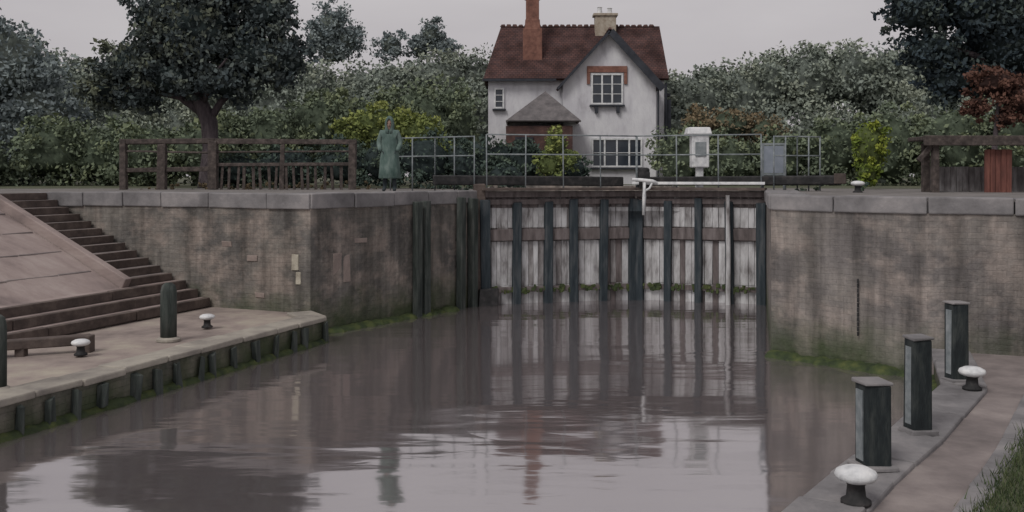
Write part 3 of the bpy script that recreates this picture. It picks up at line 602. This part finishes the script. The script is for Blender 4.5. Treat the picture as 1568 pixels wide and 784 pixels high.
K1=flat_core('shade_far',(0.17,0.195,0.17)); K2=flat_core('shade_mid',(0.10,0.125,0.088)); K3=flat_core('shade_dark',(0.045,0.060,0.059)); K4=flat_core('shade_lime',(0.12,0.15,0.06))
bl=[]
def prof(x):
    pts=[(-60,13),(-34,13),(-27,11.2),(-22,10.4),(-12,10.9),(-6,10.8),(-1,10.9),(4,10),(9,10.1),(12,10.4),(15,11.0),(18,11.4),(22,11.6),(27,12.0),(40,13),(70,14)]
    for i in range(len(pts)-1):
        if pts[i][0]<=x<=pts[i+1][0]:
            t=(x-pts[i][0])/(pts[i+1][0]-pts[i][0]); return pts[i][1]+t*(pts[i+1][1]-pts[i][1])
    return 12
x=-46
while x<48:
    t=prof(x)+random.uniform(-.5,.3); rz=random.uniform(2.0,2.8); rx=random.uniform(1.9,2.9)
    bl.append((x,60+random.uniform(-2,2),t-rz,rx,2.2,rz,random.uniform(-.12,.12)))
    bl.append((x+random.uniform(-1,1),58+random.uniform(-2,1),4.8+random.uniform(-.5,1.5),2.6,2.2,2.8,random.uniform(-.15,.1)))
    x+=random.uniform(2.0,2.9)
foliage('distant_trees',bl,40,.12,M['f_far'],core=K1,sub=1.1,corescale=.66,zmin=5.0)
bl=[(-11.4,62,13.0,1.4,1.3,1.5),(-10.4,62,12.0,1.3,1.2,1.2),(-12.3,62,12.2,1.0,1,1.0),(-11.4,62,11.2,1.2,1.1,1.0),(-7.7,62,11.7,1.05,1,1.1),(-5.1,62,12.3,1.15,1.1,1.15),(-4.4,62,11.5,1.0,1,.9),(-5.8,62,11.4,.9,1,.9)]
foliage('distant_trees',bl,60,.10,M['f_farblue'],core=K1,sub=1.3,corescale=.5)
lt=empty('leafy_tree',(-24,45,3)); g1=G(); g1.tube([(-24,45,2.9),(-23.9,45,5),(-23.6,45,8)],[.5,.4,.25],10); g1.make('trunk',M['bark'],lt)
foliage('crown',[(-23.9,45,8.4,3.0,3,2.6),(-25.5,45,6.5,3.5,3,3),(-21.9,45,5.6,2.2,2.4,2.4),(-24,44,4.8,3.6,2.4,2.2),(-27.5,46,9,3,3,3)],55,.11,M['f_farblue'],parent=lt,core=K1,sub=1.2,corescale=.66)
sh=[(-19.6,42,4.4,2.0,1.6,1.7,-.05),(-22.2,40,4.0,2.2,1.6,1.5,-.1),(-17.2,42,4.3,1.8,1.5,1.5,0),(-14.8,40,4.2,1.9,1.4,1.5,.0),(-12.4,40,4.4,1.9,1.5,1.6,.05),(-10.2,41,4.8,1.7,1.4,1.8,.0),(-8.2,42,5.3,1.8,1.4,2.1,0),(-4.3,44,5.5,2.2,1.4,2.4,-.05),(-2.8,45,5.4,1.4,1.4,2.7,-.05),(-6.0,43,5.2,2.0,1.4,2.0,0)]
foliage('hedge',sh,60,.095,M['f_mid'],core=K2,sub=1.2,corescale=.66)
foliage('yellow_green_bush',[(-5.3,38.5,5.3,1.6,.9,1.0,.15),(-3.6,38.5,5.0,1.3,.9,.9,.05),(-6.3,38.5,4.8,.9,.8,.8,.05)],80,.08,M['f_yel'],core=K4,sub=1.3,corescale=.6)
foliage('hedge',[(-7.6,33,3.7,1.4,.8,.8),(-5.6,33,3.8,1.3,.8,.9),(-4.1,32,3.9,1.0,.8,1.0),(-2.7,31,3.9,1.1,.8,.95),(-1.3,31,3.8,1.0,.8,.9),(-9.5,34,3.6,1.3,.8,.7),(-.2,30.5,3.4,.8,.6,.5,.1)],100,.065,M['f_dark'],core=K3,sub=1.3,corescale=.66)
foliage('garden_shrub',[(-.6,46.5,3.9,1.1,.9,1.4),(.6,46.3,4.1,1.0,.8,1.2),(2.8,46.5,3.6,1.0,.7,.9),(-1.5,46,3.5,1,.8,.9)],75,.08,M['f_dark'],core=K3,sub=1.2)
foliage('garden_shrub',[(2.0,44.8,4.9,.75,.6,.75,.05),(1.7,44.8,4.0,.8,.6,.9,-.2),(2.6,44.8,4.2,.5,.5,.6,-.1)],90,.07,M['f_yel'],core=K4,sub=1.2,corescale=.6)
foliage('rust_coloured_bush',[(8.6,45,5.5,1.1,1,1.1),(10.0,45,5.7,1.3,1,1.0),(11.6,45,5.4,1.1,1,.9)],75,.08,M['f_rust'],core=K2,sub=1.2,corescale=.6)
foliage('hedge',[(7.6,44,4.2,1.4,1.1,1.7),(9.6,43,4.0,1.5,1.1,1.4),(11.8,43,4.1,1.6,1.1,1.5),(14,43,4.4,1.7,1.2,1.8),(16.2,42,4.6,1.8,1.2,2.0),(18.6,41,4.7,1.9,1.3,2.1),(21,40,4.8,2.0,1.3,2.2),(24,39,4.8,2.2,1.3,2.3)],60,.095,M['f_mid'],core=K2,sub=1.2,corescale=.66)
foliage('lime_green_bush',[(10.95,30,4.3,.56,.5,.95,.05),(10.9,30,3.5,.4,.4,.5,-.1)],190,.055,M['f_lime'],core=K4,sub=2,corescale=.7)
bt=empty('large_tree',(-10.2,33,3)); g1=G()
g1.tube([(-10.2,33,2.9),(-10.22,33,3.5),(-10.15,33,4.4),(-10.2,33,5.2),(-10.5,33,5.9),(-10.6,33,6.8),(-10.4,33,8.2)],[.42,.30,.26,.27,.25,.19,.08],12,lump=.08)
for pts,r in (([(-10.35,33,5.5),(-11.2,33.1,6.1),(-12.3,33.1,6.3),(-13.6,33,6.4)],[.17,.14,.1,.04]),([(-10.25,33,5.2),(-9.8,33,5.9),(-9.0,33,6.7),(-8.0,33,7.4)],[.15,.12,.09,.04]),([(-10.55,33,6.3),(-11.4,32.6,7.4),(-12.1,32.4,8.4)],[.14,.1,.04]),([(-10.5,33,6.6),(-9.8,33.8,7.8),(-9.4,34,9)],[.12,.09,.04]),([(-10.4,33,5.8),(-9.9,32.2,6.6),(-9.2,31.6,7.2)],[.1,.08,.03])):
    g1.tube(pts,r,8,lump=.08)
g1.make('trunk',M['bark'],bt,smooth=True)
crown=[(-10.6,33,8.2,2.2,2.0,1.6,.02),(-12.5,33,7.2,1.5,1.5,1.0,.08),(-13.6,33,6.3,1.0,1.1,.65,.2),(-12.7,33,6.0,1.1,1.0,.45,-.05),(-8.6,33,7.4,1.5,1.5,1.3,-.1),(-7.6,33,7.3,.9,1.0,.9,-.1),(-9.4,32.6,6.5,1.2,1.2,.7,-.15),(-11.2,32.4,6.6,1.3,1.2,.7,-.05),(-10.0,33,9.6,1.9,1.6,1.0,-.05),(-11.8,33,8.7,1.3,1.3,.9,.05),(-8.3,33,8.8,1.1,1.2,.8,-.1)]
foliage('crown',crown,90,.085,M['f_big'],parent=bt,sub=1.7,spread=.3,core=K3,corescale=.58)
rt=empty('large_tree',(15.6,28,3)); g1=G(); g1.tube([(15.8,28,2.9),(15.7,28,4.5),(15.4,28,6.5),(15,28,8.5)],[.4,.33,.26,.1],12,lump=.08); g1.tube([(15.6,28,5.6),(14,28,6.6),(12.2,28,7.2)],[.17,.12,.05],8); g1.tube([(15.5,28,6.2),(14.6,28,7.8),(13.5,28,9)],[.14,.1,.04],8); g1.make('trunk',M['bark'],rt,smooth=True)
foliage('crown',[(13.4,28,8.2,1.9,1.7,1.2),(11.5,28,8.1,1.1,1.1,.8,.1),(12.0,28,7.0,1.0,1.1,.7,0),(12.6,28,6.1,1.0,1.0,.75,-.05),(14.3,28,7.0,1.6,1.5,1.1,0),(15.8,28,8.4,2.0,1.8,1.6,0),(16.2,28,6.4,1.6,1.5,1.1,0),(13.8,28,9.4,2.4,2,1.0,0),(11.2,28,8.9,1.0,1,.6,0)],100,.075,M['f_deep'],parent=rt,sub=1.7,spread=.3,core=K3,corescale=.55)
ct=empty('copper_leaved_tree',(13.2,26.8,3)); g1=G(); g1.tube([(13.25,26.8,2.9),(13.2,26.8,4.2),(13.3,26.8,5.4)],[.1,.08,.04],8); g1.make('trunk',M['bark'],ct)
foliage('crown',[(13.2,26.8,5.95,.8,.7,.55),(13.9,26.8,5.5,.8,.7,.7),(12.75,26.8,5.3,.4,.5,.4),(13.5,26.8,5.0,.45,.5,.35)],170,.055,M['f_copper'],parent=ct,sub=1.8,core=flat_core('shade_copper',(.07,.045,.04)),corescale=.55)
foliage('flower_border',[(-11+i*.55,29.6,3.06,.4,.25,.14+.06*random.random()) for i in range(13)],150,.04,M['f_rust'],sub=1)
foliage('wall_weeds',[(-1.9,26.9,3.1,.45,.3,.2),(-1.2,27,3.15,.4,.3,.25),(9.0,26.5,3.12,.7,.3,.2),(8.1,26.8,3.15,.5,.3,.22)],160,.045,M['f_dark'],sub=1)
# ---------------------------------------------------------------- standing person in a long green coat
px0,py0,pz0=-3.0,24.0,3.01
ps=empty('standing_person',(px0,py0,pz0))
def skin(name,verts,edges,radii,m,root=0):
    me=bpy.data.meshes.new(name); me.from_pydata([(px0+a,py0+b,pz0+c) for a,b,c in verts],edges,[]); o=bpy.data.objects.new(name,me); col.objects.link(o)
    md=o.modifiers.new('skin','SKIN'); md.use_smooth_shade=True
    for i,r in enumerate(radii):
        sv=me.skin_vertices[0].data[i]; sv.radius=(r,r) if not isinstance(r,tuple) else r; sv.use_root=(i==root)
    sd=o.modifiers.new('sub','SUBSURF'); sd.levels=2; sd.render_levels=2
    me.materials.append(m); par(o,ps); return o
skin('legs',[(0,0,.95),(.1,0,.9),(.11,-.02,.5),(.12,.02,.1),(.13,-.12,.045),(-.1,0,.9),(-.11,-.01,.5),(-.12,.03,.1),(-.14,-.11,.045)],[(0,1),(1,2),(2,3),(3,4),(0,5),(5,6),(6,7),(7,8)],[.13,.1,.07,.05,.045,.1,.07,.05,.045],M['trouser'])
skin('coat_upper',[(0,0,1.0),(0,0,1.2),(0,0,1.42),(0,0,1.53),(.19,0,1.46),(.27,.03,1.2),(.2,-.12,1.0),(-.19,0,1.46),(-.27,.03,1.2),(-.2,-.12,1.0)],[(0,1),(1,2),(2,3),(2,4),(4,5),(5,6),(2,7),(7,8),(8,9)],[(.17,.15),(.17,.14),(.17,.12),.07,.085,.07,.06,.085,.07,.06],M['coat'])
sv=[];sf=[];seg=28
rows=[(1.42,.17,.12),(1.25,.2,.145),(1.05,.205,.15),(.85,.235,.17),(.6,.255,.19),(.36,.275,.21),(.34,.26,.195)]
for r,(z,a_,b_) in enumerate(rows):
    for k in range(seg):
        t=2*math.pi*k/seg; fo=1+.05*math.sin(7*t+.5)*(r/6.0); sv.append((px0+a_*fo*math.cos(t),py0+b_*fo*math.sin(t),pz0+z))
for r in range(len(rows)-1):
    for k in range(seg):
        k2=(k+1)%seg; sf.append((r*seg+k,r*seg+k2,(r+1)*seg+k2,(r+1)*seg+k))
obj('coat_skirt',sv,sf,M['coat'],ps,smooth=True)
g1=G(); g1.lathe((px0,py0-.01,pz0+1.5),[(.05,0),(.055,.05),(.074,.1),(.082,.16),(.08,.22),(.056,.27),(.02,.29)],seg=16); g1.make('head',M['skin'],ps,smooth=True)
g1=G(); g1.box((px0,py0-.098,pz0+1.655),(.022,.03,.045),taper=.6); g1.make('nose',M['skin'],ps,bevel=.006)
g1=G(); g1.box((px0-.032,py0-.086,pz0+1.685),(.022,.015,.01)); g1.box((px0+.032,py0-.086,pz0+1.685),(.022,.015,.01)); g1.box((px0,py0-.086,pz0+1.612),(.04,.015,.009)); g1.make('eyes_and_mouth',M['hair'],ps)
hv=[];hf=[]; seg=24; rings=[(1.44,.15,.12,6),(1.52,.12,.115,8),(1.58,.115,.12,22),(1.64,.118,.125,32),(1.70,.116,.125,32),(1.76,.105,.12,20),(1.81,.085,.10,0),(1.86,.045,.06,0),(1.875,.005,.005,0)]
for z,a_,b_,op in rings:
    for k in range(seg): 
        t=math.radians(-90+op)+(2*math.pi-math.radians(2*op))*k/(seg-1)
        hv.append((px0+a_*math.cos(t),py0+.005+b_*math.sin(t),pz0+z))
for r in range(len(rings)-1):
    for k in range(seg-1): hf.append((r*seg+k,r*seg+k+1,(r+1)*seg+k+1,(r+1)*seg+k))
ho=obj('hood',hv,hf,M['coat'],ps,smooth=True); md=ho.modifiers.new('s','SOLIDIFY'); md.thickness=.012
# ---------------------------------------------------------------- sky and light
w=bpy.data.worlds.new('World'); scene.world=w; w.use_nodes=True; nt=w.node_tree; bg=nt.nodes['Background']
sky=nt.nodes.new('ShaderNodeTexSky'); sky.sky_type='NISHITA'; sky.sun_disc=False; sky.sun_elevation=math.radians(48); sky.sun_rotation=math.radians(215); sky.dust_density=4
hs_=nt.nodes.new('ShaderNodeHueSaturation'); hs_.inputs['Saturation'].default_value=.15; nt.links.new(sky.outputs[0],hs_.inputs['Color'])
tcw=nt.nodes.new('ShaderNodeTexCoord'); mpw=nt.nodes.new('ShaderNodeMapping'); mpw.inputs['Scale'].default_value=(1,1,3.5); nt.links.new(tcw.outputs['Generated'],mpw.inputs[0])
cn=nt.nodes.new('ShaderNodeTexNoise'); cn.inputs['Scale'].default_value=2.2; cn.inputs['Detail'].default_value=5; nt.links.new(mpw.outputs[0],cn.inputs['Vector'])
cr=nt.nodes.new('ShaderNodeValToRGB'); cr.color_ramp.elements[0].position=.3; cr.color_ramp.elements[1].position=.72; cr.color_ramp.elements[0].color=(.76,.71,.745,1); cr.color_ramp.elements[1].color=(1.0,.95,.97,1)
nt.links.new(cn.outputs['Fac'],cr.inputs[0])
vm=nt.nodes.new('ShaderNodeVectorMath'); vm.operation='SCALE'; vm.inputs['Scale'].default_value=5.9; nt.links.new(cr.outputs[0],vm.inputs[0])
mxw=nt.nodes.new('ShaderNodeMix'); mxw.data_type='RGBA'; mxw.inputs[0].default_value=.85; nt.links.new(hs_.outputs[0],mxw.inputs[6]); nt.links.new(vm.outputs[0],mxw.inputs[7]); nt.links.new(mxw.outputs[2],bg.inputs['Color']); bg.inputs['Strength'].default_value=.1
sl_=bpy.data.lights.new('sun','SUN'); sl_.energy=1.4; sl_.angle=math.radians(22); sl_.color=(1,.965,.92)
so=bpy.data.objects.new('sun',sl_); col.objects.link(so)
az=math.radians(215); el=math.radians(48)
dirv=Vector((math.sin(az)*math.cos(el),math.cos(az)*math.cos(el),math.sin(el))); so.rotation_euler=dirv.to_track_quat('Z','Y').to_euler(); so.location=dirv*60
# ---------------------------------------------------------------- camera
cd=bpy.data.cameras.new('camera'); cam=bpy.data.objects.new('camera',cd); col.objects.link(cam); cam.location=(0,0,3.4); cam.rotation_euler=(math.radians(90),0,0)
cd.sensor_width=36; cd.lens=34.44; cd.shift_y=-0.0778; cd.clip_end=4000; cd.clip_start=.1
scene.camera=cam
scene.view_settings.view_transform='Standard'; scene.view_settings.look='None'; scene.view_settings.exposure=0
